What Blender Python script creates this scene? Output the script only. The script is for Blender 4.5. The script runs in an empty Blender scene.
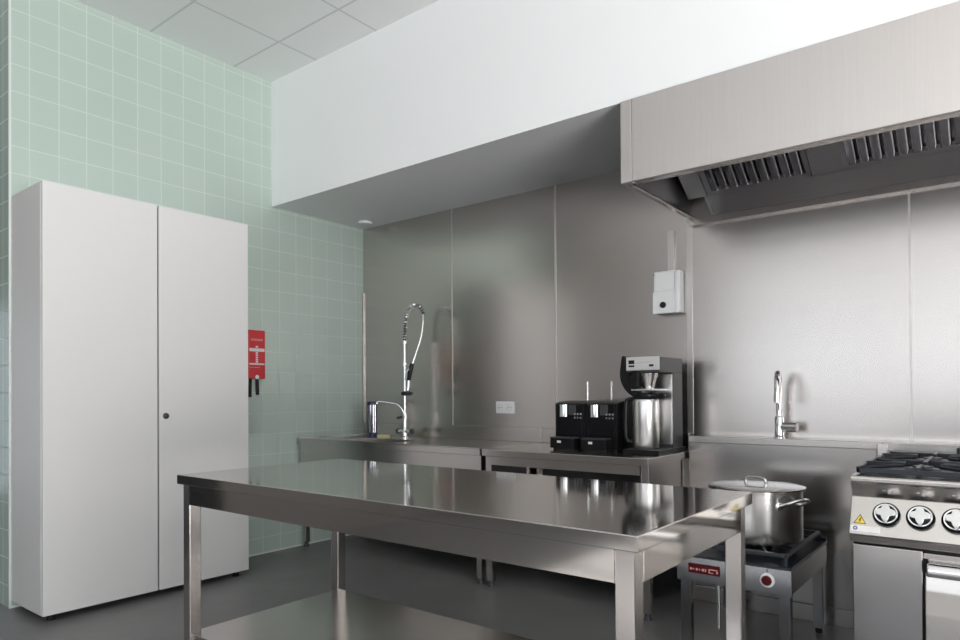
import bpy, bmesh, math
from mathutils import Vector, Matrix
C = bpy.context.scene.collection
PI = math.pi
def lin(*c):
    return tuple(((v/255)/12.92 if v/255 <= .04045 else ((v/255+.055)/1.055)**2.4) for v in c) + (1,)

# ------------------------------------------------------------------ materials
def mat(name, col, rough=.5, metal=0., coat=0., spec=.5):
    m = bpy.data.materials.new(name); m.use_nodes = True
    b = m.node_tree.nodes['Principled BSDF']
    b.inputs['Base Color'].default_value = col
    b.inputs['Roughness'].default_value = rough
    b.inputs['Metallic'].default_value = metal
    b.inputs['Coat Weight'].default_value = coat
    b.inputs['Specular IOR Level'].default_value = spec
    return m
def nodes(m): return m.node_tree.nodes, m.node_tree.links, m.node_tree.nodes['Principled BSDF']
def steel(name, col, r0, r1, scale=(1, 1, 40)):
    """brushed stainless steel: fine grain stretched along one axis, slight roughness clouds"""
    m = mat(name, col, r0, 1.); N, L, b = nodes(m)
    tc = N.new('ShaderNodeTexCoord'); mp = N.new('ShaderNodeMapping'); mp.inputs['Scale'].default_value = scale
    n1 = N.new('ShaderNodeTexNoise'); n1.inputs['Scale'].default_value = 3.; n1.inputs['Detail'].default_value = 3
    L.new(tc.outputs['Object'], mp.inputs['Vector']); L.new(mp.outputs[0], n1.inputs['Vector'])
    b.inputs['Roughness'].default_value = (r0+r1)/2
    rp = N.new('ShaderNodeMapRange'); rp.inputs['From Min'].default_value = .3; rp.inputs['From Max'].default_value = .7
    rp.inputs['To Min'].default_value = .98; rp.inputs['To Max'].default_value = 1.015
    L.new(n1.outputs['Fac'], rp.inputs['Value'])
    vm = N.new('ShaderNodeVectorMath'); vm.operation = 'SCALE'; vm.inputs[0].default_value = col[:3]
    L.new(rp.outputs[0], vm.inputs['Scale']); L.new(vm.outputs[0], b.inputs['Base Color'])
    return m
M = {}
M['steel_wall'] = steel('brushed_steel_cladding', (.60, .562, .54, 1), .24, .27, scale=(1, 1, 60))
M['steel_top'] = steel('polished_steel_top', (.60, .572, .55, 1), .08, .10, scale=(1, 1, 1))
M['steel'] = steel('brushed_steel', (.60, .57, .552, 1), .20, .25, scale=(1, 1, 40))
M['steel_hood'] = steel('hood_steel', (.67, .63, .61, 1), .38, .44, scale=(50, 1, 1))
M['steel_dark'] = steel('inner_hood_steel', (.60, .60, .62, 1), .30, .34, scale=(1, 1, 40))
M['baffle_steel'] = mat('polished_baffle_steel', (.55, .55, .60, 1), .10, 1.)
M['steel_range'] = steel('range_steel', (.70, .67, .64, 1), .22, .26, scale=(1, 30, 30))
M['pot_steel'] = steel('pot_steel', (.74, .73, .72, 1), .20, .24, scale=(1, 1, 70))
M['carafe_steel'] = mat('carafe_steel', (.78, .77, .76, 1), .3, 1.)
M['steel_satin'] = mat('smooth_satin_steel', (.52, .51, .51, 1), .17, 1.)
M['silver_plate'] = mat('silver_plate', (.66, .65, .64, 1), .4, .4)
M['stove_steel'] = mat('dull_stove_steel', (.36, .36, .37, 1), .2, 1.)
M['steel_panel'] = mat('service_panel_steel', (.55, .53, .52, 1), .205, 1.)
M['chrome'] = mat('chrome', (.82, .82, .83, 1), .06, 1.)
M['aluminium'] = mat('satin_aluminium', (.78, .78, .78, 1), .25, 1.)
M['white_paint'] = mat('white_plaster', (.83, .83, .82, 1), .7)
M['taupe_paint'] = mat('taupe_plaster', (.17, .155, .145, 1), .6)
M['soffit_paint'] = mat('bulkhead_paint', (.86, .87, .88, 1), .6)
M['lacquer'] = mat('white_cabinet_laminate', (.79, .775, .765, 1), .42)
M['white_plastic'] = mat('white_plastic', (.82, .825, .83, 1), .35)
M['black'] = mat('black_plastic', (.008, .008, .009, 1), .3, spec=.25)
M['black_gloss'] = mat('gloss_black_plastic', (.006, .006, .008, 1), .15, spec=.3)
M['dark_gap'] = mat('dark_rubber', (.01, .01, .01, 1), .7)
M['dark_grey'] = mat('charcoal_coated_metal', (.05, .05, .055, 1), .4)
M['iron'] = mat('cast_iron_enamel', (.018, .021, .030, 1), .33)
M['red'] = mat('red_case', (.62, .022, .03, 1), .35)
M['dark_red'] = mat('dark_red_plate', (.085, .003, .006, 1), .4, spec=.3)
M['print_white'] = mat('white_print', (.85, .83, .82, 1), .5)
M['print_grey'] = mat('grey_print', (.35, .35, .36, 1), .5)
M['print_pink'] = mat('faded_print', (.75, .35, .34, 1), .5)
M['navy'] = mat('navy_plastic', (.012, .014, .07, 1), .2)
M['blue_print'] = mat('blue_print', (.04, .06, .3, 1), .5)
M['sponge'] = mat('yellow_sponge', (.80, .73, .46, 1), .9)
M['yellow'] = mat('yellow_sticker', (.85, .62, .08, 1), .45)
M['tile_edge'] = mat('white_edge_trim', (.72, .76, .74, 1), .4)

def tile_material():
    m = mat('mint_wall_tile', (.5, .6, .55, 1), .22); N, L, b = nodes(m)
    g = N.new('ShaderNodeNewGeometry'); s = N.new('ShaderNodeSeparateXYZ'); L.new(g.outputs['Position'], s.inputs[0])
    nx = N.new('ShaderNodeSeparateXYZ'); L.new(g.outputs['True Normal'], nx.inputs[0])
    ab = N.new('ShaderNodeMath'); ab.operation = 'ABSOLUTE'; L.new(nx.outputs['X'], ab.inputs[0])
    gt = N.new('ShaderNodeMath'); gt.operation = 'GREATER_THAN'; gt.inputs[1].default_value = .5; L.new(ab.outputs[0], gt.inputs[0])
    mx = N.new('ShaderNodeMix'); mx.data_type = 'FLOAT'
    L.new(gt.outputs[0], mx.inputs['Factor']); L.new(s.outputs['X'], mx.inputs['A']); L.new(s.outputs['Y'], mx.inputs['B'])
    def sub(sock, v):
        k = N.new('ShaderNodeMath'); k.operation = 'SUBTRACT'; k.inputs[1].default_value = v; L.new(sock, k.inputs[0]); return k.outputs[0]
    cb = N.new('ShaderNodeCombineXYZ')
    L.new(sub(mx.outputs['Result'], 1.435 - .152*200), cb.inputs[0]); L.new(sub(s.outputs['Z'], .8907 - .154*100), cb.inputs[1])
    br = N.new('ShaderNodeTexBrick'); br.offset = 0; br.squash = 1
    br.inputs['Scale'].default_value = 1; br.inputs['Brick Width'].default_value = .152; br.inputs['Row Height'].default_value = .154
    br.inputs['Mortar Size'].default_value = .0034; br.inputs['Mortar Smooth'].default_value = .3; br.inputs['Bias'].default_value = 0
    br.inputs['Color1'].default_value = (.50, .595, .535, 1); br.inputs['Color2'].default_value = (.515, .61, .55, 1)
    br.inputs['Mortar'].default_value = (.60, .68, .635, 1)
    L.new(cb.outputs[0], br.inputs['Vector']); L.new(br.outputs['Color'], b.inputs['Base Color'])
    rr = N.new('ShaderNodeMapRange'); rr.inputs['To Min'].default_value = .2; rr.inputs['To Max'].default_value = .7
    L.new(br.outputs['Fac'], rr.inputs['Value']); L.new(rr.outputs[0], b.inputs['Roughness'])
    bp = N.new('ShaderNodeBump'); bp.invert = True; bp.inputs['Strength'].default_value = .3; bp.inputs['Distance'].default_value = .002
    L.new(br.outputs['Fac'], bp.inputs['Height']); L.new(bp.outputs[0], b.inputs['Normal'])
    return m
M['tile'] = tile_material()
def ceiling_material():
    m = mat('ceiling_tiles', (.7, .72, .73, 1), .8); N, L, b = nodes(m)
    g = N.new('ShaderNodeNewGeometry'); ad = N.new('ShaderNodeVectorMath'); ad.operation = 'SUBTRACT'
    ad.inputs[1].default_value = (-3.848 - .612*40, 2.724 - .60*40, 0); L.new(g.outputs['Position'], ad.inputs[0])
    br = N.new('ShaderNodeTexBrick'); br.offset = 0; br.inputs['Scale'].default_value = 1
    br.inputs['Brick Width'].default_value = .612; br.inputs['Row Height'].default_value = .60
    br.inputs['Mortar Size'].default_value = .008; br.inputs['Mortar Smooth'].default_value = .1
    br.inputs['Color1'].default_value = br.inputs['Color2'].default_value = (.80, .81, .81, 1)
    br.inputs['Mortar'].default_value = (.60, .62, .63, 1)
    L.new(ad.outputs[0], br.inputs['Vector']); L.new(br.outputs['Color'], b.inputs['Base Color'])
    n = N.new('ShaderNodeTexNoise'); n.inputs['Scale'].default_value = 300; bp = N.new('ShaderNodeBump'); bp.inputs['Strength'].default_value = .1
    L.new(g.outputs['Position'], n.inputs['Vector']); L.new(n.outputs['Fac'], bp.inputs['Height']); L.new(bp.outputs[0], b.inputs['Normal'])
    return m
M['ceiling'] = ceiling_material()
def floor_material():
    m = mat('grey_resin_floor', (.12, .115, .112, 1), .4); N, L, b = nodes(m)
    tc = N.new('ShaderNodeTexCoord'); n = N.new('ShaderNodeTexNoise'); n.inputs['Scale'].default_value = 1.6; n.inputs['Detail'].default_value = 6
    L.new(tc.outputs['Object'], n.inputs['Vector'])
    r = N.new('ShaderNodeValToRGB'); r.color_ramp.elements[0].position = .3; r.color_ramp.elements[1].position = .7
    r.color_ramp.elements[0].color = (.17, .166, .165, 1); r.color_ramp.elements[1].color = (.20, .196, .195, 1)
    L.new(n.outputs['Fac'], r.inputs[0]); L.new(r.outputs[0], b.inputs['Base Color'])
    n2 = N.new('ShaderNodeTexNoise'); n2.inputs['Scale'].default_value = 5; L.new(tc.outputs['Object'], n2.inputs['Vector'])
    mr = N.new('ShaderNodeMapRange'); mr.inputs['To Min'].default_value = .3; mr.inputs['To Max'].default_value = .45
    L.new(n2.outputs['Fac'], mr.inputs['Value']); L.new(mr.outputs[0], b.inputs['Roughness'])
    return m
M['floor'] = floor_material()
def pane_material():
    m = bpy.data.materials.new('clear_window_glass'); m.use_nodes = True; N, L = m.node_tree.nodes, m.node_tree.links
    N.remove(N['Principled BSDF']); o = N['Material Output']
    t = N.new('ShaderNodeBsdfTransparent'); g = N.new('ShaderNodeBsdfGlossy'); g.inputs['Roughness'].default_value = .02
    x = N.new('ShaderNodeMixShader'); x.inputs[0].default_value = .06
    L.new(t.outputs[0], x.inputs[1]); L.new(g.outputs[0], x.inputs[2]); L.new(x.outputs[0], o.inputs['Surface'])
    return m
M['pane'] = pane_material()

# ------------------------------------------------------------------ mesh building
class MB:
    def __init__(s): s.bm = bmesh.new()
    def _merge(s, t, mtx=None, sm=False):
        for f in t.faces: f.smooth = sm
        if mtx is not None: bmesh.ops.transform(t, matrix=mtx, verts=t.verts)
        me = bpy.data.meshes.new('tmp'); t.to_mesh(me); t.free(); s.bm.from_mesh(me); bpy.data.meshes.remove(me); return s
    def box(s, x0, x1, y0, y1, z0, z1, bev=.0, seg=2, mtx=None):
        t = bmesh.new(); bmesh.ops.create_cube(t, size=1)
        for v in t.verts: v.co = Vector(((x0+x1)/2 + v.co.x*(x1-x0), (y0+y1)/2 + v.co.y*(y1-y0), (z0+z1)/2 + v.co.z*(z1-z0)))
        if bev: bmesh.ops.bevel(t, geom=t.edges[:], offset=bev, segments=seg, profile=.5, affect='EDGES')
        return s._merge(t, mtx)
    def prism(s, poly, axis, a, b, bev=0., mtx=None, sm=False):
        """poly in the two axes other than `axis` (x: (y,z), y: (x,z), z: (x,y)), extruded from a to b"""
        t = bmesh.new()
        def P(p, q): return {'x': (q, p[0], p[1]), 'y': (p[0], q, p[1]), 'z': (p[0], p[1], q)}[axis]
        A = [t.verts.new(P(p, a)) for p in poly]; B = [t.verts.new(P(p, b)) for p in poly]; n = len(poly)
        t.faces.new(A); t.faces.new(B[::-1])
        for i in range(n): t.faces.new((A[i], B[i], B[(i+1) % n], A[(i+1) % n]))
        bmesh.ops.recalc_face_normals(t, faces=t.faces)
        if bev: bmesh.ops.bevel(t, geom=t.edges[:], offset=bev, segments=2, profile=.5, affect='EDGES')
        return s._merge(t, mtx, sm)
    def lathe(s, prof, c, n=40, axis=(0, 0, 1), cap=True):
        """prof: (radius, height) pairs from c along axis"""
        t = bmesh.new(); q = Vector((0, 0, 1)).rotation_difference(Vector(axis)).to_matrix()
        rings = []
        for r, h in prof:
            if r < 1e-6: rings.append([t.verts.new(Vector(c) + q @ Vector((0, 0, h)))]); continue
            rings.append([t.verts.new(Vector(c) + q @ Vector((r*math.cos(2*PI*i/n), r*math.sin(2*PI*i/n), h))) for i in range(n)])
        for a, b in zip(rings, rings[1:]):
            for i in range(n):
                j = (i+1) % n
                if len(a) == 1 and len(b) == 1: continue
                if len(a) == 1: t.faces.new((a[0], b[i], b[j]))
                elif len(b) == 1: t.faces.new((a[i], a[j], b[0]))
                else: t.faces.new((a[i], a[j], b[j], b[i]))
        if cap:
            if len(rings[0]) > 1: t.faces.new(rings[0][::-1])
            if len(rings[-1]) > 1: t.faces.new(rings[-1])
        bmesh.ops.recalc_face_normals(t, faces=t.faces)
        return s._merge(t, None, True)
    def cyl(s, p, q, r, n=24, r2=None):
        p, q = Vector(p), Vector(q); d = q-p; r2 = r if r2 is None else r2
        return s.lathe([(r, 0), (r2, d.length)], p, n, d.normalized())
    def tube(s, pts, r, n=12, closed=False):
        pts = [Vector(p) for p in pts]; t = bmesh.new(); rings = []; k = len(pts)
        rad = r if isinstance(r, (list, tuple)) else [r]*k
        tan = [((pts[(i+1) % k] - pts[i-1]) if closed else (pts[min(i+1, k-1)] - pts[max(i-1, 0)])).normalized() for i in range(k)]
        u = tan[0].orthogonal().normalized()
        for i in range(k):
            u = (u - tan[i]*u.dot(tan[i])).normalized(); w = tan[i].cross(u)
            rings.append([t.verts.new(pts[i] + rad[i]*(u*math.cos(2*PI*j/n) + w*math.sin(2*PI*j/n))) for j in range(n)])
        for i in range(k if closed else k-1):
            a, b = rings[i], rings[(i+1) % k]
            for j in range(n): t.faces.new((a[j], a[(j+1) % n], b[(j+1) % n], b[j]))
        if not closed: t.faces.new(rings[0][::-1]); t.faces.new(rings[-1])
        bmesh.ops.recalc_face_normals(t, faces=t.faces)
        return s._merge(t, None, True)
    def quad(s, a, b, c, d):
        t = bmesh.new(); t.faces.new([t.verts.new(p) for p in (a, b, c, d)]); return s._merge(t)
def spline(pts, n=8):
    P = [Vector(p) for p in pts]; P = [2*P[0]-P[1]] + P + [2*P[-1]-P[-2]]; out = []
    for i in range(1, len(P)-2):
        for k in range(n):
            t = k/n; a, b, c, d = P[i-1:i+3]
            out.append(.5*((2*b) + (c-a)*t + (2*a-5*b+4*c-d)*t*t + (3*b-a-3*c+d)*t**3))
    return out + [P[-2]]
def origin(o):
    v = Vector((0, 0, 0))
    while o: v += o.location; o = o.parent
    return v
def obj(name, mb, m, parent=None, smooth=35, label=None):
    me = bpy.data.meshes.new(name); mb.bm.to_mesh(me); mb.bm.free()
    o = bpy.data.objects.new(name, me); C.objects.link(o)
    me.materials.append(M[m] if isinstance(m, str) else m)
    if parent:
        off = origin(parent); o.parent = parent
    else:
        xs = [v.co for v in me.vertices]
        lo = Vector([min(c[i] for c in xs) for i in range(3)]); hi = Vector([max(c[i] for c in xs) for i in range(3)])
        off = Vector(((lo.x+hi.x)/2, (lo.y+hi.y)/2, lo.z)); o.location = off
    me.transform(Matrix.Translation(-off))
    if smooth:
        fl = [p.use_smooth for p in me.polygons]
        me.set_sharp_from_angle(angle=math.radians(46))
        me.polygons.foreach_set('use_smooth', fl)
    if label: o['label'] = label
    return o
def tag(o, label, cat, group=None):
    o['label'] = label; o['category'] = cat
    if group: o['group'] = group
    return o
def thing(name, label, cat, loc, group=None):
    o = bpy.data.objects.new(name, None); C.objects.link(o); o.location = loc; o.empty_display_size = .1
    return tag(o, label, cat, group)
def struct(name, mb, m, parent=None):
    o = obj(name, mb, m, parent, smooth=0)
    if not parent: o['kind'] = 'structure'
    return o

# ------------------------------------------------------------------ the room
XW, YB, XR, YF, XL, ZC = -4.39, 3.96, 3.40, -3.60, -9.0, 3.55
YS, ZS = 3.04, 2.605                    # front and underside of the white bulkhead
YA = 1.337                              # near end of the tiled wall
struct('floor', MB().box(XL-.2, XR+.2, YF-.2, YB+.2, -.1, 0), 'floor')
struct('ceiling', MB().box(XL-.2, XR+.2, YF-.2, YB+.2, ZC, ZC+.1), 'ceiling')
struct('wall_left', MB().box(XW-.2, XW, YA, YB, 0, ZC), 'tile')
struct('wall_alcove', MB().box(XL, XW-.2, YA, YA+.2, 0, ZC), 'tile')
wb = struct('wall_back', MB().box(XL, XR+.2, YB, YB+.15, 0, ZC), 'white_paint')
struct('wall_bulkhead', MB().box(XW, XR, YS, YB, ZS, ZC), 'soffit_paint')
struct('trim_1', MB().box(XW-.006, XW+.003, YA-.004, YA+.008, 0, ZC), 'tile_edge')
# steel cladding sheets on the back wall
seams = [XW+.003, -3.378, -2.447, -1.518, -.393, .75, 1.9, XR-.003]
for a, b in zip(seams, seams[1:]):
    obj('cladding_panel', MB().box(a+.0012, b-.0012, YB-.010, YB, 0, ZS, .0015, 1), 'steel_wall', wb)
obj('cover_strip', MB().box(-1.528, -1.492, YB-.014, YB-.010, .93, 2.2, .001, 1), 'steel_hood', wb)
obj('cover_strip', MB().box(-.398, -.388, YB-.0125, YB-.010, .93, 2.2), 'steel_hood', wb)
obj('cover_strip', MB().box(-2.454, -2.440, YB-.0125, YB-.010, .94, ZS), 'steel_hood', wb)
obj('cover_strip', MB().box(-3.383, -3.374, YB-.0120, YB-.010, .94, ZS), 'steel_hood', wb)
struct('trim_2', MB().box(XW+.001, XW+.017, YB-.022, YB-.010, .94, 2.055, .002), 'steel_wall')
# tile baseboard joint
struct('baseboard_left', MB().box(XW, XW+.004, YA, YB, 0, .012), 'tile_edge')

def wall_with_holes(name, axis, p0, p1, u0, u1, holes, m):
    """wall slab normal to axis between p0 and p1, running u0..u1, with (u,u,z,z) openings"""
    mb = MB(); holes = sorted(holes)
    def put(ua, ub, za, zb):
        if ub-ua > 1e-4 and zb-za > 1e-4:
            (mb.box(p0, p1, ua, ub, za, zb) if axis == 'x' else mb.box(ua, ub, p0, p1, za, zb))
    c = u0
    for a, b in sorted({h[:2] for h in holes}):
        put(c, a, 0, ZC); z = 0
        for h in holes:
            if h[:2] == (a, b): put(a, b, z, h[2]); z = h[3]
        put(a, b, z, ZC); c = b
    put(c, u1, 0, ZC)
    return struct(name, mb, m)
nwin = [0]
def window(axis, p, a, b, z0, z1, mull=1):
    nwin[0] += 1
    f = MB(); t = .05
    def bx(ua, ub, za, zb, d0=-.03, d1=.03):
        (f.box(p+d0, p+d1, ua, ub, za, zb, .003) if axis == 'x' else f.box(ua, ub, p+d0, p+d1, za, zb, .003))
    bx(a, a+t, z0, z1); bx(b-t, b, z0, z1); bx(a, b, z0, z0+t); bx(a, b, z1-t, z1)
    for i in range(1, mull+1):
        u = a+(b-a)*i/(mull+1); bx(u-.03, u+.03, z0, z1)
    w = obj('window_%d' % nwin[0], f, 'white_plastic'); w['kind'] = 'structure'
    g = MB(); (g.box(p-.003, p+.003, a+.02, b-.02, z0+.02, z1-.02) if axis == 'x' else g.box(a+.02, b-.02, p-.003, p+.003, z0+.02, z1-.02))
    obj('pane', g, 'pane', w)
def daylight(axis, p, sgn, a, b, z0, z1, power, col):
    L = bpy.data.lights.new('daylight', 'AREA'); L.shape = 'RECTANGLE'; L.energy = power; L.color = col
    o = bpy.data.objects.new('daylight', L); C.objects.link(o)
    if axis == 'x':
        o.location = (p, (a+b)/2, (z0+z1)/2); L.size = z1-z0; L.size_y = b-a; o.rotation_euler = (0, -sgn*PI/2, 0)
    else:
        o.location = ((a+b)/2, p, (z0+z1)/2); L.size = b-a; L.size_y = z1-z0; o.rotation_euler = (sgn*PI/2, 0, 0)
R_WIN = [(-1.9, -.4, .08, 3.2), (-.3, 1.3, .08, 3.2)]
F_WIN = [(-3.8, -1.5, .75, 2.15), (-1.4, .9, .75, 2.15), (-3.8, -1.5, 2.25, 3.3), (-1.4, .9, 2.25, 3.3)]
L_WIN = [(-1.0, .9, .05, 2.25)]
wall_with_holes('wall_right', 'x', XR, XR+.2, YF-.2, YB+.2, R_WIN, 'white_paint')
wall_with_holes('wall_front', 'y', YF-.2, YF, -4.6, XR, F_WIN, 'white_paint')
struct('dark_band_front', MB().box(-4.6, XR, YF, YF+.02, 0, .84), 'taupe_paint')  # dark band added out of view to keep low steel reflections dark
struct('wall_dark_screen', MB().box(XL, -4.8, -1.7, -1.5, 0, ZC), 'taupe_paint')  # unseen dark wall, added to darken what the steel reflects at left
struct('wall_light_screen', MB().box(-4.8, -4.6, YF-.2, .1, 0, ZC), 'taupe_paint')  # unseen screen, added to shield the cabinet side and darken reflections
wall_with_holes('wall_far_left', 'x', XL-.2, XL, -1.7, YB, L_WIN, 'taupe_paint')
for w, pw in zip(R_WIN, (95, 100)): window('x', XR+.08, *w); daylight('x', XR+.25, -1, *w, pw, (.97, .985, 1.))
for w, pw in zip(F_WIN, (24, 24, 13, 13)): window('y', YF-.08, *w); daylight('y', YF-.25, 1, *w, pw, (.9, .95, 1.) if pw > 10 else (1., .97, .95))
for w in L_WIN: window('x', XL-.08, *w); daylight('x', XL-.25, 1, *w, 14, (.8, .9, 1.))

def bounce_fill(x0, x1, y0, y1, power, col):  # unseen upward area lamp, added to lift ceiling and bulkhead
    L = bpy.data.lights.new('added_bounce', 'AREA'); L.shape = 'RECTANGLE'; L.size = x1-x0; L.size_y = y1-y0; L.energy = power; L.color = col
    o = bpy.data.objects.new('added_bounce', L); C.objects.link(o); o.location = ((x0+x1)/2, (y0+y1)/2, -.05); o.rotation_euler = (PI, 0, 0)
sun = bpy.data.lights.new('sun', 'SUN'); sun.energy = 40; sun.angle = math.radians(.6); sun.color = (1., .98, .95)
so = bpy.data.objects.new('sun', sun); C.objects.link(so); so.location = (9, 2, 6)
se, sa = math.radians(27), math.radians(16)
so.rotation_euler = Vector((-math.cos(se)*math.cos(sa), -math.cos(se)*math.sin(sa), -math.sin(se))).to_track_quat('-Z', 'Y').to_euler()
bounce_fill(3.8, 11.8, -6, 6, 6200, (1., .98, .95))
bounce_fill(-6, 2.5, -12, -4.0, 300, (1., .985, .96))

# ------------------------------------------------------------------ storage cabinet
cab = thing('storage_cabinet', 'tall white two-door storage cabinet against the mint tiled wall', 'cabinet', (-4.16, 1.941, 0))
cx0, cx1, cy0, cy1, cz0, cz1 = XW+.004, -3.933, 1.343, 2.541, .040, 2.297
obj('body', MB().box(cx0, cx1-.024, cy0, cy1, cz0, cz1, .002), 'lacquer', cab)
ys = 1.9465
obj('gap_strip', MB().box(cx1-.024, cx1-.012, ys-.006, ys+.006, cz0+.01, cz1-.01), 'dark_gap', cab)  # dark strip behind the gap, sharpening the split between the doors
obj('door', MB().box(cx1-.019, cx1, cy0+.001, ys-.0045, cz0, cz1, .0015), 'lacquer', cab)
d = obj('door', MB().box(cx1-.019, cx1, ys+.0045, cy1-.001, cz0, cz1, .0015), 'lacquer', cab, label='right door with round lock')
k = obj('lock', MB().lathe([(.018, 0), (.018, .005), (.014, .009), (0, .009)], (cx1, 1.991, 1.058), 20, (1, 0, 0)), 'dark_grey', d)
for y in (cy0+.06, cy1-.06):
    for x in (cx0+.05, cx1-.06):
        obj('foot', MB().cyl((x, y, 0), (x, y, cz0), .02, 12), 'dark_gap', cab)

# ------------------------------------------------------------------ fire blanket
fb = thing('fire_blanket', 'red fire blanket case with white print hung on the mint tiles', 'fire blanket', (XW, 2.883, 1.30))
fx0, fx1, fy0, fy1, fz0, fz1 = XW, XW+.04, 2.813, 2.953, 1.300, 1.656
obj('case', MB().box(fx0, fx1, fy0, fy1, fz0, fz1, .006), 'red', fb)
pb = MB(); e = fx1-.0005; e2 = fx1+.0006
H_ = fz1-fz0
def zf(py): return fz1-(py-329.5)/49.5*H_      # heights read along the case
pb.box(e, e2, fy0+.008, fy1-.008, zf(351.2), zf(348.0)); pb.box(e, e2, fy0+.008, fy1-.008, zf(364.8), zf(363.2))
for i, z in enumerate((346, 352.3, 354.6, 356.9, 359.2, 361.3)):
    pb.box(e, e2, 2.872, 2.891, zf(z+1.2), zf(z-.4))
obj('round_mark', MB().lathe([(.016, 0), (.016, .0015), (0, .0015)], (fx1-.0005, 2.884, zf(377.3)), 20, (1, 0, 0)), 'print_white', fb)
obj('white_print', pb, 'print_white', fb)
pp = MB()
for i in range(9): pp.box(e, e2, fy0+.021+i*.0112, fy0+.029+i*.0112, zf(340.3), zf(338.2))
for i in range(10): pp.box(e, e2, fy0+.010+i*.0085, fy0+.016+i*.0085, zf(367.8), zf(367.0))
obj('lettering', pp, 'print_pink', fb)
for y, z, t in ((2.843, 1.165, -.004), (2.899, 1.183, .004)):
    obj('pull_strap', MB().prism([(y-.012, 1.31), (y+.012, 1.31), (y+.012+t, z), (y-.012+t, z)], 'x', XW+.012, XW+.018, .001), 'dark_gap', fb)

# ------------------------------------------------------------------ downlight in the bulkhead
dl = thing('ceiling_spotlight', 'small round white spotlight under the bulkhead by the tiled wall', 'ceiling light', (-4.19, 3.80, ZS-.02))
obj('trim_ring', MB().lathe([(.030, .0), (.055, .004), (.055, .022), (.030, .022)], (-4.19, 3.80, ZS-.020), 28), 'white_plastic', dl)
obj('lens', MB().lathe([(.029, 0), (.029, .01)], (-4.19, 3.80, ZS-.016), 24), 'dark_grey', dl)

# ------------------------------------------------------------------ hood
hd = thing('extractor_hood', 'long stainless steel extractor hood hanging above the gas range', 'extractor hood', (-.45, 3.5, 2.2))
hx0, hx1, hz0 = -1.498, .55, 2.203
obj('front_panel', MB().box(-1.438, hx1, YS-.012, YS+.012, hz0, ZS, .002), 'steel_hood', hd)
obj('corner_post', MB().box(hx0, -1.440, YS-.013, YS+.030, hz0-.002, ZS, .003), 'steel_hood', hd)
obj('front_lip', MB().box(-1.438, hx1, YS+.012, YS+.055, hz0, hz0+.012, .002), 'steel', hd)
for x in (hx0, hx1-.003):
    s = obj('side_panel', MB().box(x, x+.003, YS+.012, YB-.010, hz0, ZS), 'steel_dark', hd)
    obj('side_lip', MB().box(x+(.003 if x < 0 else -.03), x+(.033 if x < 0 else 0), YS+.055, YB-.012, hz0, hz0+.014, .002), 'steel', s)
obj('back_flange', MB().box(hx0+.003, hx1-.003, YB-.045, YB-.011, 2.165, 2.215, .003), 'steel_wall', hd)
F0, F1 = Vector((0, 3.79, 2.285)), Vector((0, 3.335, 2.585))       # bottom and top of the filter bank
obj('gutter', MB().prism([(3.905, 2.205), (3.915, 2.215), (3.80, 2.290), (3.785, 2.283)], 'x', -1.36, hx1-.004), 'steel_dark', hd)
u = (F1-F0).normalized(); nrm = Vector((0, -u.z, u.y)); nrm = nrm if nrm.z < 0 else -nrm   # faces down and forward
Lf = (F1-F0).length
def fp(x, t, h): v = F0+u*t+nrm*h; return Vector((x, v.y, v.z))
def slab(mb, x0, x1, t0, t1, h0, h1):
    t = bmesh.new(); vs = [t.verts.new(fp(x, a, h)) for x in (x0, x1) for a in (t0, t1) for h in (h0, h1)]
    for f in ((0, 1, 3, 2), (4, 6, 7, 5), (0, 4, 5, 1), (2, 3, 7, 6), (0, 2, 6, 4), (1, 5, 7, 3)): t.faces.new([vs[i] for i in f])
    bmesh.ops.recalc_face_normals(t, faces=t.faces); mb._merge(t); return mb
for a, b in ((-1.455, -1.337), (-.800, -.656), (-.115, hx1-.004)): obj('blank_panel', slab(MB(), a, b, -.005, Lf, -.012, -.008), 'steel_dark', hd)
obj('end_bracket', slab(MB(), -1.343, -1.337, -.12, Lf, -.002, .004), 'steel', hd)
for x0, x1 in ((-1.335, -.802), (-.654, -.117)):
    fr = MB()
    slab(fr, x0, x1, 0, .028, -.03, 0); slab(fr, x0, x1, Lf-.03, Lf, -.03, 0)
    slab(fr, x0, x0+.022, 0, Lf, -.03, 0); slab(fr, x1-.022, x1, 0, Lf, -.03, 0); slab(fr, x0, x1, 0, Lf, -.05, -.046)
    f = obj('grease_filter', fr, 'steel_dark', hd)
    n = 9; w = (x1-x0-.044)/n
    for i in range(n):
        c = x0+.022+w*(i+.5); sl = MB(); pts = []
        t = bmesh.new(); prof = [(-.40, -.004), (-.33, -.0005), (-.10, .0), (.10, .0), (.18, -.005), (.22, -.022), (.19, -.022), (.14, -.008), (-.30, -.006), (-.37, -.022), (-.41, -.022)]
        A = [t.verts.new(fp(c+q*w*1.25, .02, h)) for q, h in prof]; B = [t.verts.new(fp(c+q*w*1.25, Lf-.02, h)) for q, h in prof]
        t.faces.new(A); t.faces.new(B[::-1])
        for j in range(len(prof)): t.faces.new((A[j], B[j], B[(j+1) % len(prof)], A[(j+1) % len(prof)]))
        bmesh.ops.recalc_face_normals(t, faces=t.faces); sl._merge(t)
        obj('baffle', sl, 'baffle_steel', f)

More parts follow.
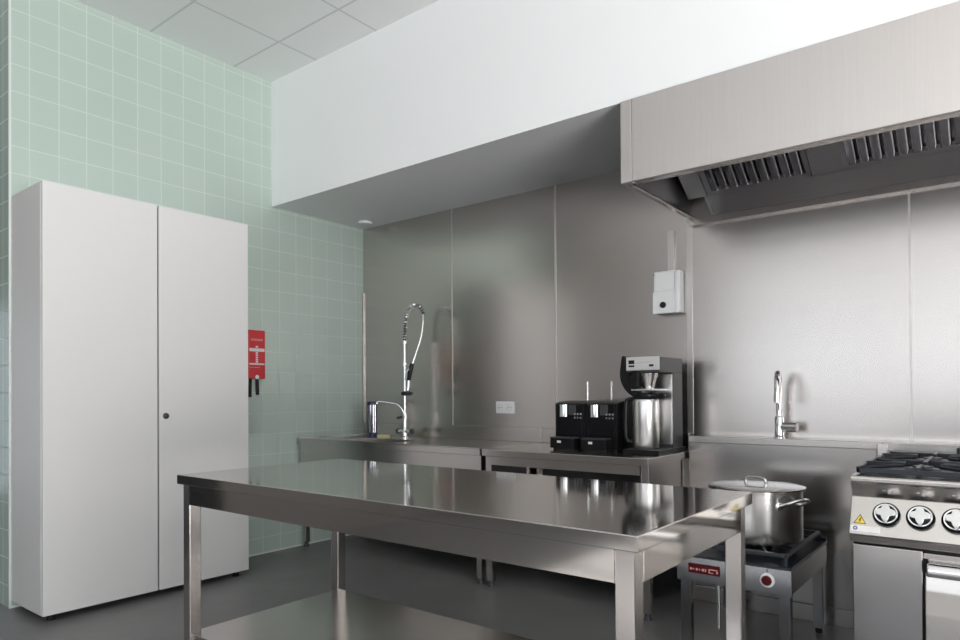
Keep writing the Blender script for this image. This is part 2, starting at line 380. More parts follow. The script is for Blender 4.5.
# ------------------------------------------------------------------ low clad service wall behind the stoves
sv = struct('wall_low', MB().box(-1.452, XR-.01, 3.78, YB-.011, 0, .918), 'steel_wall')
obj('top_ledge', MB().box(-1.454, -.497, 3.762, YB-.011, .894, .932, .004), 'steel', sv)
obj('top_ledge', MB().box(-.494, XR-.01, 3.762, YB-.011, .894, .932, .004), 'steel', sv)
obj('front_panel', MB().box(-1.452, -.520, 3.768, 3.780, .09, .892, .002), 'steel_panel', sv)
obj('front_panel', MB().box(-.470, XR-.012, 3.768, 3.780, .09, .892, .002), 'steel_panel', sv)
obj('joint_strip', MB().box(-.518, -.472, 3.758, 3.780, .09, .926, .004), 'steel_range', sv)
obj('plinth', MB().box(-1.452, XR-.012, 3.770, 3.780, .0, .088, .002), 'steel', sv)
struct('shade_strip_back', MB().box(XW+.004, -1.456, YB-.022, YB-.010, 0, .12, .002), 'dark_gap')  # black strip painting in the shade under the counters

# ------------------------------------------------------------------ cable duct, white control box, socket
tag(obj('cable_duct', MB().box(-1.640, -1.600, YB-.030, YB-.010, 1.905, 2.165, .003), 'steel_hood'), 'narrow steel cable duct running down to the white control box', 'cable duct')
cb = thing('control_box', 'white plastic wall control box with a black dial on the steel wall', 'control box', (-1.628, YB-.01, 1.65))
bx0, bx1, bz0, bz1, by0 = -1.709, -1.547, 1.650, 1.912, 3.868
obj('back_housing', MB().box(bx0, bx1+.004, by0+.012, YB-.010, bz0+.006, bz1, .008), 'white_plastic', cb)
obj('upper_cover', MB().prism([(bx0+.004, 1.79), (bx1-.030, 1.79), (bx1-.03, bz1-.006), (bx0+.012, bz1-.006)], 'y', by0+.004, by0+.02, .003), 'white_plastic', cb)
lc = obj('lower_cover', MB().box(bx0+.001, bx1-.026, by0-.004, by0+.02, bz0+.004, 1.786, .004), 'white_plastic', cb)
obj('dial', MB().lathe([(.019, 0), (.019, .006), (.016, .010), (0, .010)], (-1.641, by0-.004, 1.705), 28, (0, -1, 0)), 'black', cb, label='round black dial')
obj('corner_rib', MB().box(bx1-.026, bx1, by0-.001, by0+.02, bz0+.002, bz1-.004, .008), 'white_plastic', cb)
for x, z in ((bx0+.008, bz1-.02), (bx1-.012, bz1-.010)): obj('screw', MB().lathe([(.004, 0), (.004, .003), (0, .003)], (x, by0+.003, z), 12, (0, -1, 0)), 'dark_grey', cb)
sk = thing('wall_socket', 'white double wall socket on the steel wall above the counter', 'socket', (-2.875, YB-.01, 1.035))
obj('cover_plate', MB().box(-2.957, -2.790, YB-.020, YB-.010, 1.037, 1.124, .003), 'white_plastic', sk)
for x in (-2.914, -2.833):
    s = obj('outlet', MB().lathe([(.026, 0), (.026, .0015), (.022, .0025), (.021, .0010), (0, .0010)], (x, YB-.020, 1.080), 28, (0, -1, 0)), 'print_white', sk)
    obj('outlet_ring', MB().lathe([(.0195, .0012), (.0220, .0026)], (x, YB-.020, 1.080), 28, (0, -1, 0), cap=False), 'print_grey', s)
    obj('pin_holes', MB().cyl((x-.009, YB-.0205, 1.080), (x-.009, YB-.0215, 1.080), .0035, 10).cyl((x+.009, YB-.0205, 1.080), (x+.009, YB-.0215, 1.080), .0035, 10), 'dark_gap', s)

# ------------------------------------------------------------------ sink counter
ZT = .84; yf, yr = 3.245, YB-.012
sc = thing('sink_counter', 'stainless steel sink counter in the corner below the spray tap', 'counter', (-3.46, 3.6, 0))
ax0, ax1 = XW+.022, -2.560
bx = (-3.98, -3.42, 3.33, 3.62)
mb = MB()
mb.box(ax0, bx[0], yf, yr, ZT-.04, ZT, .002).box(bx[1], ax1, yf, yr, ZT-.04, ZT, .002).box(bx[0], bx[1], yf, bx[2], ZT-.04, ZT).box(bx[0], bx[1], bx[3], yr, ZT-.04, ZT)
top = obj('worktop', mb, 'steel', sc)
mb = MB()
mb.box(ax0, ax1, yf-.001, yf+.012, ZT, ZT+.007, .002).box(ax0, ax0+.012, yf, yr, ZT, ZT+.007, .002)
obj('raised_rim', mb, 'steel', top)
mb = MB(); a, b, c, e_ = bx
mb.box(a, a+.004, c, e_, ZT-.25, ZT).box(b-.004, b, c, e_, ZT-.25, ZT).box(a, b, c, c+.004, ZT-.25, ZT).box(a, b, e_-.004, e_, ZT-.25, ZT).box(a, b, c, e_, ZT-.254, ZT-.25)
obj('sink_basin', mb, 'steel', sc)
obj('upstand', MB().box(ax0, ax1, yr-.015, yr, ZT, .942, .003), 'steel_wall', sc)
obj('apron', MB().box(ax0+.01, ax1-.008, yf+.022, yf+.034, .62, ZT-.04), 'steel', sc)
obj('side_panel', MB().box(ax1-.02, ax1-.008, yf+.034, yr-.02, .62, ZT-.04), 'steel', sc)
obj('lower_shelf', MB().box(-3.9, ax1-.01, yf+.06, yr-.02, .20, .235, .003), 'steel', sc)  # unseen shelf, added to darken the floor beneath
def leg(x, y, top_z, parent, w=.038, m='steel', rnd=False):
    l = obj('leg', MB().cyl((x, y, .035), (x, y, top_z), w/2, 20) if rnd else MB().box(x-w/2, x+w/2, y-w/2, y+w/2, .035, top_z, .003), m, parent)
    obj('adjustable_foot', MB().lathe([(.021, 0), (.021, .006), (.016, .014), (.016, .034), (w/2*.98, .036), (w/2*.98, .048)], (x, y, 0), 20), 'dark_grey', l)
    return l
for x in (ax0+.035, ax1-.045):
    for y in (3.305, yr-.05): leg(x, y, ZT-.04, sc)

# ------------------------------------------------------------------ work counter with the coffee machines
wc = thing('work_counter', 'stainless steel work counter carrying the black coffee machines', 'counter', (-2.0, 3.6, 0))
wx0, wx1 = -2.545, -1.466
wt = obj('worktop', MB().box(wx0, wx1, yf, yr, ZT-.04, ZT, .003), 'steel', wc)
obj('upstand', MB().box(wx0-.014, wx1-.05, yr-.015, yr, ZT, .938, .003), 'steel_wall', wc)
obj('front_rail', MB().box(wx0+.04, wx1-.055, yf+.018, yf+.034, .748, ZT-.04), 'steel', wc)
obj('side_panel', MB().box(wx1-.020, wx1-.008, yf+.06, 3.70, .30, ZT-.04), 'steel', wc)
obj('side_panel', MB().box(wx0+.008, wx0+.020, yf+.06, 3.70, .30, ZT-.04), 'steel', wc)
obj('lower_shelf', MB().box(wx0+.02, wx1-.02, yf+.06, yr-.02, .24, .275, .003), 'steel', wc)  # added out of view to shade the floor under this counter
obj('back_panel', MB().box(wx0+.02, wx1-.02, yr-.10, yr-.09, .275, ZT-.04), 'dark_grey', wc)  # coloured dark to put shade into the open counter front
for x in (wx0+.030, wx1-.030):
    for y in (3.295, 3.86): leg(x, y, ZT-.04, wc, .045)

# ------------------------------------------------------------------ spray tap at the sink
pf = thing('spray_tap', 'tall chrome spray tap with coiled spring rising behind the sink', 'tap', (-3.72, 3.775, ZT))
px, py = -3.720, 3.775
obj('base', MB().lathe([(.028, 0), (.028, .006), (.018, .012), (.018, .06), (.012, .075), (.012, .15)], (px, py, ZT), 24), 'chrome', pf)
vb = obj('valve_body', MB().cyl((px-.06, py, .892), (px+.06, py, .892), .015, 20), 'chrome', pf)
for sgn in (-1, 1):
    obj('valve_handle', MB().lathe([(.013, 0), (.021, .006), (.021, .024), (.014, .030), (0, .030)], (px+sgn*.058, py, .892), 20, (sgn, 0, 0)), 'dark_grey', vb)
obj('riser_pipe', MB().cyl((px, py, .95), (px, py, 1.585), .0085, 20), 'chrome', pf)
for za, zb, rr in ((1.40, 1.425, .016), (1.575, 1.60, .017), (.985, 1.03, .019)): obj('riser_collar', MB().cyl((px, py, za), (px, py, zb), rr, 20), 'chrome', pf)
path = spline([(px, py, 1.58), (px+.004, py, 1.68), (px+.018, py, 1.77), (px+.050, py, 1.845), (px+.110, py, 1.870), (px+.172, py, 1.842), (px+.200, py, 1.79)], 16)
obj('hose_core', MB().tube(path, .010, 10), 'black', pf)
# spring: a helix wound about the path
def helix(path, R, turns, ppt=14):
    P = [Vector(p) for p in path]; cum = [0]
    for a, b in zip(P, P[1:]): cum.append(cum[-1]+(b-a).length)
    out = []; n = int(turns*ppt); j = 0; side = Vector((.45, .9, 0)).normalized()
    for i in range(n+1):
        s = cum[-1]*i/n
        while j < len(P)-2 and cum[j+1] < s: j += 1
        f = (s-cum[j])/max(1e-9, cum[j+1]-cum[j]); c = P[j].lerp(P[j+1], f)
        t = (P[min(j+2, len(P)-1)]-P[max(j-1, 0)]).normalized(); w = (side-t*side.dot(t)).normalized(); v = t.cross(w)
        a = 2*PI*i/ppt; out.append(c+R*(w*math.cos(a)+v*math.sin(a)))
    return out
obj('spring', MB().tube(helix(path, .0195, 22), .0036, 6), 'chrome', pf)
hp = spline([path[-1], (px+.207, py-.01, 1.72), (px+.200, py-.03, 1.60), (px+.18, py-.06, 1.49), (px+.160, py-.080, 1.405)], 10)
obj('hose', MB().tube(hp, .007, 12), 'aluminium', pf)
sg = obj('spray_grip', MB().tube([(px+.160, py-.080, 1.412), (px+.156, py-.084, 1.39), (px+.144, py-.09, 1.34), (px+.134, py-.092, 1.285)], [.014, .018, .018, .014], 18), 'black', pf)
obj('trigger', MB().tube(spline([(px+.150, py-.10, 1.375), (px+.130, py-.115, 1.34), (px+.115, py-.112, 1.285)], 6), .004, 8), 'chrome', sg)
obj('spray_neck', MB().tube(spline([(px+.134, py-.092, 1.285), (px+.131, py-.094, 1.25), (px+.128, py-.096, 1.21)], 6), .010, 12), 'chrome', sg)
obj('spray_head', MB().lathe([(.020, .0), (.045, .006), (.045, .028), (.022, .036)], (px+.120, py-.098, 1.168), 28), 'black', sg)
obj('hose_holder', MB().cyl((px, py, 1.405), (px+.165, py-.08, 1.405), .005, 10), 'chrome', pf)
sp = spline([(px-.008, py, 1.01), (px-.016, py-.012, 1.06), (px-.045, py-.03, 1.098), (px-.09, py-.05, 1.110), (px-.14, py-.085, 1.120), (px-.185, py-.11, 1.122), (px-.192, py-.115, 1.105)], 8)
obj('spout', MB().tube(sp, .0078, 14), 'chrome', pf)
obj('spout_lever', MB().cyl((px-.01, py-.005, 1.005), (px-.062, py-.02, .995), .010, 14), 'dark_grey', pf)

# canister and sponge
can = thing('canister', 'slim navy and silver canister standing in the corner by the sink', 'canister', (-4.045, 3.735, ZT))
cc = (-4.045, 3.735)
obj('body', MB().lathe([(.040, .03), (.040, .262)], (*cc, ZT), 36), 'chrome', can)
obj('base_cap', MB().lathe([(.043, 0), (.043, .034), (.040, .036)], (*cc, ZT), 36), 'navy', can)
obj('lid', MB().lathe([(.040, .258), (.043, .260), (.043, .280), (.038, .284), (0, .284)], (*cc, ZT), 36), 'navy', can)
bd = MB()
for i in range(7):
    a = math.radians(-100+i*55); bd.prism([(cc[0]+.0405*math.cos(a+q), cc[1]+.0405*math.sin(a+q)) for q in (-.2, -.1, 0, .1, .2)] + [(cc[0]+.038*math.cos(a+q), cc[1]+.038*math.sin(a+q)) for q in (.2, 0, -.2)], 'z', ZT+.034, ZT+.26)
obj('navy_stripes', bd, 'navy', can)
tag(obj('sponge', MB().box(-3.935, -3.845, 3.68, 3.74, ZT, ZT+.024, .005), 'sponge'), 'pale yellow sponge lying beside the navy canister', 'sponge')

# ------------------------------------------------------------------ twin dispensers
def dispenser(x0, label, pipe):
    t = thing('coffee_dispenser', label, 'coffee dispenser', (x0+.105, 3.63, ZT), 'black coffee dispensers')
    x1 = x0+.207; y0, y1, z0, z1 = 3.530, 3.80, ZT+.012, 1.118
    prof = [(y0, z0), (y1, z0), (y1, z1)]+[(y1-(y1-y0)*q, z1+.016*math.sin(PI*min(1, q*.9+.1))) for q in (.2, .4, .6, .8, .92)]+[(y0, z1-.004)]
    obj('body', MB().prism(prof, 'x', x0+.0015, x1-.0015, .002), 'black', t)
    obj('foot_plate', MB().box(x0+.01, x1-.01, y0+.01, y1-.02, ZT, ZT+.014), 'dark_gap', t)
    obj('front_panel', MB().box(x0+.014, x1-.014, y0-.006, y0+.004, .925, z1-.008, .003), 'black_gloss', t)
    w = obj('chrome_window', MB().lathe([(.031, 0), (.031, .072)], (x0+.062, y0+.008, 1.038), 32), 'chrome', t, label='curved chrome window')
    obj('display', MB().box(x0+.098, x0+.150, y0-.009, y0, 1.048, 1.108, .002), 'dark_grey', t)
    for r in range(2):
        for i in range(3):
            obj('button', MB().lathe([(.0055, 0), (.0055, .004), (0, .004)], (x0+.142+i*.020, y0-.006, 1.054-r*.022), 12, (0, -1, 0)), 'print_grey' if r == 0 else 'aluminium', t)
    tr = obj('drip_tray', MB().box(x0+.012, x1-.034, 3.450, y0+.002, ZT+.012, .912, .004), 'black', t)
    obj('tray_rim', MB().box(x0+.012, x1-.034, 3.448, y0-.008, .910, .917, .002), 'dark_grey', tr)
    obj('emblem', MB().box(x0+.062, x0+.088, 3.4480, 3.4505, .884, .898), 'print_white', tr)
    obj('tray_foot', MB().box(x0+.03, x1-.036, 3.46, 3.52, ZT, ZT+.013), 'dark_gap', tr)
    obj('vent_pipe', MB().cyl((x0+pipe, 3.70, 1.12), (x0+pipe, 3.70, 1.250), .006, 14).cyl((x0+pipe, 3.70, 1.17), (x0+pipe, 3.70, 1.18), .009, 14), 'aluminium', t)
dispenser(-2.196, 'black coffee dispenser on the counter, the one nearer the wall socket', .130)
dispenser(-1.986, 'black coffee dispenser standing against the tall filter coffee machine', .083)

# ------------------------------------------------------------------ filter coffee machine
cm = thing('coffee_machine', 'tall charcoal filter coffee machine with steel control panel on the counter', 'coffee machine', (-1.593, 3.6, ZT))
kx0, kx1, ky0, ky1 = -1.690, -1.496, 3.425, 3.790
obj('base', MB().box(kx0-.005, kx1+.012, ky0, ky1+.02, ZT, ZT+.028, .004), 'black', cm)
obj('hot_plate', MB().lathe([(.075, 0), (.075, .006), (0, .006)], (-1.602, 3.525, ZT+.027), 36), 'dark_grey', cm)
obj('column', MB().box(kx0+.001, kx1-.001, 3.655, ky1-.001, ZT+.026, 1.292), 'dark_grey', cm)
obj('column_front', MB().box(kx0+.008, kx1-.004, 3.648, 3.656, ZT+.045, 1.285, .002), 'aluminium', cm)
hdm = obj('head', MB().box(kx0, kx1, ky0+.045, ky1, 1.290, 1.374, .004), 'dark_grey', cm)
cp = obj('control_panel', MB().box(kx0, kx1, ky0+.038, ky0+.047, 1.302, 1.376, .002), 'silver_plate', hdm)
mk = MB(); yq = ky0+.0375
mk.box(-1.675, -1.640, yq, yq+.002, 1.337, 1.358).box(-1.675, -1.640, yq, yq+.002, 1.320, 1.330)
obj('black_emblem', mk, 'black', cp)
mk = MB()
for i in range(8): mk.box(-1.628+i*.0115, -1.620+i*.0115, yq, yq+.002, 1.340+i*.0008, 1.343+i*.0008)
obj('lettering', mk, 'print_grey', cp)
obj('power_switch', MB().box(-1.553, -1.528, yq-.003, yq+.002, 1.321, 1.333, .001), 'black', cp)
jc = (-1.602, 3.525)
fb_ = obj('filter_basket', MB().lathe([(.030, 0), (.032, .008), (.052, .078), (.054, .086), (.050, .086)], (jc[0]+.015, jc[1], 1.200), 36), 'pot_steel', cm)
obj('basket_handle', MB().box(-1.660, -1.612, 3.455, 3.50, 1.205, 1.300, .008), 'black', fb_)
obj('drip_plate', MB().box(-1.665, -1.535, 3.47, 3.65, 1.188, 1.200, .003), 'aluminium', cm)
def cxz(p): return (-1.700+(p[0]-625)*.00588, 1.384-(p[1]-356)*.0059)
cr = [(621.3, 355.8), (619.8, 364), (618.9, 371), (619.2, 377.5), (621.0, 383), (624, 388), (628.5, 392.2), (634.8, 395.8), (635.6, 386), (632.5, 377), (627.0, 371.5), (625.2, 366), (624.4, 355.8)]
obj('side_guard', MB().prism([cxz(p) for p in cr], 'y', 3.475, 3.56, .004), 'black', cm)
# carafe
jg = thing('thermal_carafe', 'steel thermal carafe with black lid standing in the coffee machine', 'carafe', (*jc, ZT+.033))
z = ZT+.033
obj('body', MB().lathe([(.068, 0), (.072, .006), (.072, .255), (.069, .268), (.062, .274)], (*jc, z), 44), 'carafe_steel', jg)
obj('lid', MB().lathe([(.068, .268), (.073, .274), (.073, .296), (.060, .306), (0, .306)], (*jc, z), 36).box(jc[0]+.02, jc[0]+.115, jc[1]-.018, jc[1]+.018, z+.272, z+.296, .006), 'black', jg)
obj('handle', MB().tube(spline([(jc[0]-.040, jc[1]-.035, z+.270), (jc[0]-.078, jc[1]-.045, z+.268), (jc[0]-.096, jc[1]-.050, z+.24), (jc[0]-.096, jc[1]-.05, z+.06), (jc[0]-.060, jc[1]-.040, z+.03)], 8), .012, 14), 'black', jg)

# ------------------------------------------------------------------ chrome tap on the ledge
tp = thing('swan_neck_tap', 'chrome swan-neck tap on the steel ledge above the stock pot', 'tap', (-.985, 3.85, .932))
tx, ty, tz = -.985, 3.85, .932; dx, dy = .20, -.98
obj('tap_body', MB().lathe([(.028, 0), (.028, .005), (.023, .008), (.023, .110), (.017, .118)], (tx, ty, tz), 28), 'chrome', tp)
def tpt(s, h): return (tx+dx*s, ty+dy*s, tz+h)
obj('spout', MB().tube(spline([tpt(0, .09), tpt(0, .17), tpt(.005, .255), tpt(.035, .318), tpt(.085, .345), tpt(.135, .322), tpt(.165, .265), tpt(.170, .225)], 8), .0155, 16), 'chrome', tp)
obj('aerator', MB().cyl(tpt(.170, .235), tpt(.171, .190), .0175, 18), 'chrome', tp)
obj('lever', MB().cyl((tx+.018, ty, tz+.058), (tx+.092, ty-.01, tz+.058), .026, 24), 'chrome', tp)

# ------------------------------------------------------------------ preparation table
tb = thing('prep_table', 'long stainless steel preparation table in the middle of the floor', 'table', (-1.686, 1.84, 0))
tx0, tx1, ty0, ty1, th = -2.707, -.665, 1.415, 2.270, .85
obj('tabletop', MB().box(tx0, tx1, ty0, ty1, th-.038, th, .0025), 'steel_top', tb)
lw = .050; lx0, lx1, ly0, ly1 = tx0+.018, tx1-.018, ty0+.018, ty1-.018
for x in (lx0, lx1-lw):
    for y in (ly0, ly1-lw):
        l = obj('leg', MB().box(x, x+lw, y, y+lw, .03, th-.038, .003), 'steel', tb)
        obj('adjustable_foot', MB().lathe([(.022, 0), (.022, .008), (.018, .03), (0, .03)], (x+lw/2, y+lw/2, 0), 18), 'dark_grey', l)
az = .730
obj('apron', MB().box(lx0+lw, lx1-lw, ly0-.002, ly0+.012, az, th-.038, .001), 'steel_top', tb)
obj('apron', MB().box(lx0+lw, lx1-lw, ly1-.012, ly1, az, th-.038, .001), 'steel_top', tb)
obj('apron', MB().box(lx1-.012, lx1+.002, ly0+lw, ly1-lw, az, th-.038, .001), 'steel_top', tb)
obj('apron', MB().box(lx0, lx0+.012, ly0+lw, ly1-lw, az, th-.038, .001), 'steel_top', tb)
obj('lower_shelf', MB().box(lx0+.012, lx1-.012, ly0+.012, ly1-.012, .16, .20, .003), 'steel', tb)

# ------------------------------------------------------------------ stockpot stove
st = thing('pot_stove', 'low square gas stove with red dial carrying the stock pot', 'stove', (-.958, 3.32, 0))
sx0, sx1, sy0, sy1, sz = -1.212, -.722, 2.986, 3.657, .45
obj('body', MB().box(sx0, sx1, sy0+.010, sy1, .335, sz-.012, .003), "steel", st)
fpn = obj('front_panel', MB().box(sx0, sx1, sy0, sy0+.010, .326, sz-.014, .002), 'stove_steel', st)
np_ = obj('name_plate', MB().box(-1.158, -1.016, sy0-.002, sy0, .366, .409, .001), 'dark_red', fpn)
mk = MB(); yq = sy0-.0026
for i, (w_, h_) in enumerate(((.010, .010), (.006, .006), (.008, .011), (.006, .007), (.010, .011), (.006, .013))):
    mk.box(-1.150+i*.0135, -1.150+i*.0135+w_, yq, yq+.001, .384-h_/2, .384+h_/2)
mk.box(-1.066, -1.026, yq, yq+.001, .388, .393).box(-1.066, -1.060, yq, yq+.001, .374, .393).box(-1.066, -1.045, yq, yq+.001, .374, .378).box(-1.032, -1.024, yq, yq+.001, .376, .386)
obj('lettering', mk, 'print_pink', np_)
dlx, dlz = -.818, .384
dk = obj('dial', MB().lathe([(.021, 0), (.021, .012), (.016, .020), (0, .020)], (dlx, sy0, dlz), 28, (0, -1, 0)), 'dark_red', st, label='dark red dial in a white ring')
obj('dial_ring', MB().lathe([(.021, .001), (.031, .001), (.029, .008), (.021, .010)], (dlx, sy0, dlz), 32, (0, -1, 0), cap=False), 'print_white', dk)
obj('pointer', MB().box(dlx-.002, dlx+.002, sy0-.001, sy0+.001, dlz+.035, dlz+.045), 'dark_gap', st)
obj('top_pan', MB().box(sx0-.002, sx1+.002, sy0-.004, sy1+.002, sz-.014, sz-.004, .002), 'iron', st)
obj('back_lip', MB().box(sx0, sx1, sy1-.014, sy1, sz-.006, sz+.014, .002), 'iron', st)
for x in (sx0+.012, sx1-.055):
    for y in (sy0+.015, sy1-.05):
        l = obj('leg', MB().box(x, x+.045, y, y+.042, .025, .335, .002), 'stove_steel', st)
        obj('foot', MB().cyl((x+.022, y+.021, 0), (x+.022, y+.021, .026), .016, 14), 'dark_gap', l)
g = MB(); zc = sz+.040; pcx, pcy = -.952, 3.30
for a in (sx0+.03, sx1-.03): g.box(a-.009, a+.009, sy0+.03, sy1-.03, zc-.010, zc+.006, .002)
for y in (sy0+.03, sy1-.03): g.box(sx0+.03, sx1-.03, y-.009, y+.009, zc-.010, zc+.006, .002)
for i in range(8):
    a = PI/8+i*PI/4; q = .235
    ex = max(sx0+.03, min(sx1-.03, pcx+q*1.4*math.cos(a))); ey = max(sy0+.03, min(sy1-.03, pcy+q*1.4*math.sin(a)))
    g.cyl((pcx+.07*math.cos(a), pcy+.07*math.sin(a), zc-.001), (ex, ey, zc-.001), .007, 8)
obj('grate', g, 'iron', st)
for x in (sx0+.03, sx1-.03):
    for y in (sy0+.03, sy1-.03): obj('grate_stud', MB().cyl((x, y, sz-.006), (x, y, zc-.008), .012, 10), 'iron', st)
obj('burner', MB().lathe([(.075, 0), (.075, .008), (.055, .012), (0, .012)], (pcx, pcy, sz-.006), 28), 'iron', st)
obj('gas_pipe', MB().cyl((-1.062, 3.10, .10), (-1.062, 3.10, .336), .008, 12), 'chrome', st)
obj('gas_valve', MB().box(-1.045, -.985, 3.11, 3.17, .19, .336, .004), 'dark_grey', st)

# ------------------------------------------------------------------ stock pot
pt = thing('stock_pot', 'large shiny stainless stock pot with a lid on the low stove', 'pot', (-.952, 3.30, .497))
pz = .4975; R_ = .202
obj('body', MB().lathe([(R_-.012, 0), (R_-.003, .004), (R_, .014), (R_, .225), (R_+.007, .228), (R_+.007, .234), (R_-.004, .234), (R_-.004, .02), (0, .02)], (pcx, pcy, pz), 72), 'pot_steel', pt)
ld = obj('lid', MB().lathe([(R_-.006, .229), (R_+.011, .236), (R_+.012, .241), (R_+.005, .243), (R_-.02, .246), (R_*.5, .250), (0, .252)], (pcx, pcy, pz), 72), 'steel_top', pt)
hx = Vector((.97, -.25, 0)).normalized()
def hpnt(c, s, h, o=0.): return (c[0]+hx.x*s, c[1]+hx.y*s, h)
hb_ = pz+.249
obj('lid_handle', MB().tube(spline([hpnt((pcx, pcy), -.052, hb_), hpnt((pcx, pcy), -.048, hb_+.020), hpnt((pcx, pcy), -.036, hb_+.028), hpnt((pcx, pcy), 0, hb_+.030), hpnt((pcx, pcy), .036, hb_+.028), hpnt((pcx, pcy), .048, hb_+.020), hpnt((pcx, pcy), .052, hb_)], 6), .0065, 12)
    .lathe([(.018, 0), (.012, .004), (0, .004)], hpnt((pcx, pcy), -.052, hb_-.001), 16).lathe([(.018, 0), (.012, .004), (0, .004)], hpnt((pcx, pcy), .052, hb_-.001), 16), 'chrome', ld)
for ang in (-28, 152):
    a0 = math.radians(ang); pts = []
    for da, rr, h in ((-.30, .0, .172), (-.29, .018, .178), (-.24, .046, .192), (-.12, .060, .204), (0, .064, .208), (.12, .060, .204), (.24, .046, .192), (.29, .018, .178), (.30, .0, .172)):
        pts.append((pcx+(R_+rr)*math.cos(a0+da), pcy+(R_+rr)*math.sin(a0+da), pz+h))
    mbh = MB().tube(spline(pts, 5), .0075, 12)
    for da in (-.30, .30):
        c_ = Vector((pcx+(R_-.001)*math.cos(a0+da), pcy+(R_-.001)*math.sin(a0+da), pz+.172)); mbh.lathe([(.020, 0), (.016, .004), (0, .004)], c_, 16, (math.cos(a0+da), math.sin(a0+da), 0))
    obj('side_handle', mbh, 'chrome', pt)

# ------------------------------------------------------------------ gas range
rg = thing('gas_range', 'stainless steel gas range with black pan supports and round control knobs', 'range', (-.075, 3.25, 0))
rx0, rx1 = -.474, .326
obj('body', MB().box(rx0+.002, rx1-.002, 2.850, 3.740, .14, .845, .002), 'steel_range', rg)
obj('top_rim', MB().prism([(2.850, .785), (2.870, .785), (3.745, .785), (3.745, .866), (2.840, .866), (2.822, .864), (2.815, .858), (2.815, .845), (2.822, .838)], 'x', rx0, rx1, .002), 'steel_range', rg)
cpl = obj('control_panel', MB().prism([(2.850, .785), (2.8785, .785), (2.8785, .624), (2.806, .624), (2.797, .648), (2.785, .657)], 'x', rx0-.001, rx1+.001, .002), 'steel_range', rg)
# panel frame: point on its slope
PA, PBt = Vector((0, 2.785, .657)), Vector((0, 2.850, .785)); pu = (PBt-PA).normalized(); pn = Vector((0, -pu.z, pu.y)); pn = pn if pn.y < 0 else -pn
def cpp(x, s, h): v = PA+pu*s+pn*h; return Vector((x, v.y, v.z))
Lp = (PBt-PA).length
rot = Matrix(((1, 0, 0), (0, pu.y, pn.y), (0, pu.z, pn.z))).to_4x4()       # local x, up the slope, out of the panel
def on_panel(x, s): return Matrix.Translation(cpp(x, s, 0)) @ rot
def knob(x, s):
    kb = MB().lathe([(.043, 0), (.0445, .004), (.043, .014), (.037, .020), (.037, .017)], cpp(x, s, 0), 44, pn)
    k = obj('control_knob', kb, 'black_gloss', rg, label='black knob with chrome star grip')
    obj('chrome_ring', MB().lathe([(.0315, .017), (.037, .017), (.0365, .021), (.0320, .0205)], cpp(x, s, 0), 44, pn, cap=False), 'chrome', k)
    poly = []
    for i in range(40):
        a = 2*PI*i/40; r = .0195+.0125*abs(math.cos(2*a))**1.5; poly.append((r*math.cos(a+PI/2), r*math.sin(a+PI/2)))
    obj('grip', MB().prism(poly, 'z', .016, .038, .0015, mtx=on_panel(x, s)), 'aluminium', k)
    obj('black_insert', MB().lathe([(.0, .0185), (.0315, .0185)], cpp(x, s, 0), 30, pn, cap=False), 'black', k)
for i in range(6): knob(-.360+i*.1035, .080)
# sticker: warning triangle and white label with blue emblem
def tri(r): return [(r*math.sin(a), r*math.cos(a)) for a in (0, 2*PI/3, 4*PI/3)]
ws = obj('warning_sticker', MB().prism(tri(.024), 'z', 0, .0006, mtx=on_panel(-.443, .052)), 'black', rg, label='yellow warning triangle with lightning bolt')
obj('yellow_field', MB().prism(tri(.0195), 'z', .0005, .001, mtx=on_panel(-.443, .052)), 'yellow', ws)
obj('lightning_bolt', MB().prism([(.002, .011), (-.004, .000), (-.0005, .000), (-.003, -.008), (.0045, .002), (.001, .002), (.005, .011)], 'z', .001, .0014, mtx=on_panel(-.443, .052)), 'black', ws)
wl = obj('maker_sticker', MB().prism([(-.048, -.011), (.048, -.011), (.048, .011), (-.048, .011)], 'z', 0, .0006, mtx=on_panel(-.424, .021)), 'print_white', rg, label='white strip sticker with blue emblem')
obj('blue_emblem', MB().lathe([(.0035, .0012), (.0072, .0012)], cpp(-.456, .022, 0), 24, pn, cap=False), 'blue_print', wl)
# knob reflections painted as grey marks on the band under the rim
for i in range(6):
    x = -.360+i*.1035; zz = .815; mk = MB(); yy = 2.822+(.838-zz)*(.028/.053)
    mk.box(x+.004, x+.011, yy-.0012, yy+.002, zz-.010, zz+.010).box(x-.014, x-.003, yy-.0012, yy+.002, zz-.002, zz+.006)
    obj('knob_reflection', mk, 'print_grey', rg)
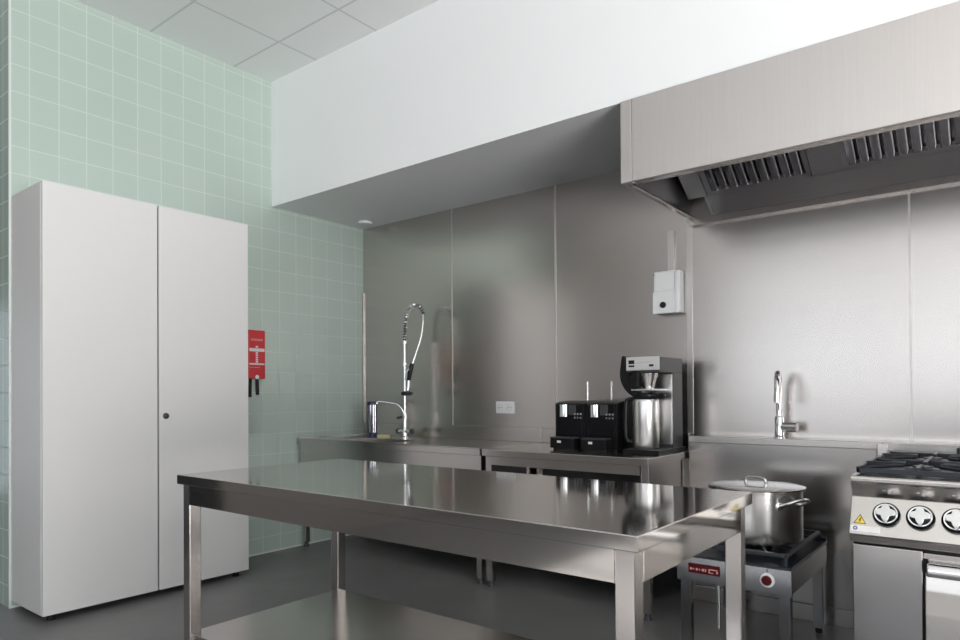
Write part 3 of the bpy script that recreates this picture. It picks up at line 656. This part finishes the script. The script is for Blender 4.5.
# pan supports
zt = .866
obj('hob_pan', MB().box(rx0+.02, rx1-.02, 2.875, 3.70, zt-.004, zt+.002, .002), 'iron', rg)
for gx in (rx0+.010, rx0+.010+.390):
    for gy in (2.872, 3.288):
        x0, x1, y0, y1 = gx, gx+.387, gy, gy+.408; xc, yc = (x0+x1)/2, (y0+y1)/2
        g = MB(); h0, h1 = zt+.004, zt+.034; w_ = .014
        g.box(x0, x1, y0, y0+w_, h0, h1-.010, .003).box(x0, x1, y1-w_, y1, h0, h1-.006, .003).box(x0, x0+w_, y0, y1, h0, h1-.006, .003).box(x1-w_, x1, y0, y1, h0, h1-.006, .003)
        for s in (-1, 1):
            g.prism([(xc+s*.055, h1), (xc+s*.19, h1), (xc+s*.19, h0), (xc+s*.150, h0), (xc+s*.055, h1-.014)], 'y', yc-.007, yc+.007, .002)
            g.prism([(yc+s*.055, h1), (yc+s*.203, h1), (yc+s*.203, h0), (yc+s*.165, h0), (yc+s*.055, h1-.014)], 'x', xc-.007, xc+.007, .002)
        for sx in (-1, 1):
            for sy in (-1, 1):
                g.cyl((xc+sx*.06, yc+sy*.06, h1-.008), (xc+sx*.18, yc+sy*.19, h1-.010), .006, 8)
        p = obj('pan_support', g, 'iron', rg)
        b = obj('burner', MB().lathe([(.062, 0), (.062, .010), (.050, .016), (.034, .018), (0, .018)], (xc, yc, zt), 28), 'iron', rg)
        obj('burner_cap', MB().lathe([(.034, .018), (.033, .024), (0, .025)], (xc, yc, zt), 24), 'dark_grey', b)
obj('flue_stub', MB().cyl((-.19, 3.70, zt), (-.19, 3.70, zt+.055), .008, 12), 'iron', rg)
# front below the panel: plain side compartment, oven door with bar handle
obj('shadow_gap', MB().box(rx0+.004, rx1-.004, 2.842, 2.8585, .600, .626), 'dark_gap', rg)
obj('front_panel', MB().box(rx0+.002, -.252, 2.826, 2.850, .145, .613, .004), 'steel_satin', rg)
obj('front_panel', MB().box(.252+.03, rx1-.002, 2.826, 2.850, .145, .613, .004), 'steel_satin', rg)
obj('door_header', MB().box(-.250, .280, 2.834, 2.850, .585, .606, .003), 'steel', rg)
dr = obj('oven_door', MB().prism([(2.850, .17), (2.814, .17), (2.804, .20), (2.800, .30), (2.803, .40), (2.810, .48), (2.820, .540), (2.850, .540)], 'x', -.2455, .276, .004), 'steel_range', rg)
obj('door_handle', MB().prism([(2.850, .538), (2.790, .532), (2.780, .540), (2.778, .556), (2.786, .572), (2.802, .578), (2.850, .580)], 'x', -.2385, .272, .006), 'chrome', dr)
obj('door_reveal', MB().box(-.2515, -.2385, 2.842, 2.850, .17, .585), 'dark_gap', rg)
obj('plinth', MB().box(rx0+.03, rx1-.03, 2.92, 3.70, .0, .142), 'dark_grey', rg)

# ------------------------------------------------------------------ camera and light
W = bpy.data.worlds.new('sky'); bpy.context.scene.world = W; W.use_nodes = True
bg = W.node_tree.nodes['Background']; bg.inputs[0].default_value = (.75, .87, 1, 1); bg.inputs[1].default_value = .25
cam = bpy.data.cameras.new('camera'); co = bpy.data.objects.new('camera', cam); C.objects.link(co)
yaw, pitch, roll = (math.radians(v) for v in (38.22, .441, -.338))
Fh = Vector((-math.sin(yaw), math.cos(yaw), 0)); Rr = Vector((math.cos(yaw), math.sin(yaw), 0)); U = Vector((0, 0, 1))
Fv = Fh*math.cos(pitch)+U*math.sin(pitch); Up = U*math.cos(pitch)-Fh*math.sin(pitch)
Rx = Rr*math.cos(roll)+Up*math.sin(roll); Ux = -Rr*math.sin(roll)+Up*math.cos(roll)
co.matrix_world = Matrix(((Rx.x, Ux.x, -Fv.x, 0), (Rx.y, Ux.y, -Fv.y, 0), (Rx.z, Ux.z, -Fv.z, 1.17), (0, 0, 0, 1)))
cam.sensor_width = 36; cam.sensor_fit = 'HORIZONTAL'; cam.lens = 675.86/960*36; cam.shift_y = (389.97-320)/960; cam.clip_start = .05
S = bpy.context.scene; S.camera = co
S.view_settings.view_transform = 'Standard'; S.view_settings.look = 'None'; S.view_settings.gamma = 1; S.view_settings.use_curve_mapping = False
S.view_settings.exposure = -0.09
S.cycles.max_bounces = 10; S.cycles.diffuse_bounces = 6; S.cycles.glossy_bounces = 6; S.cycles.use_denoising = True
S.cycles.sample_clamp_indirect = 6.0; S.cycles.caustics_reflective = False
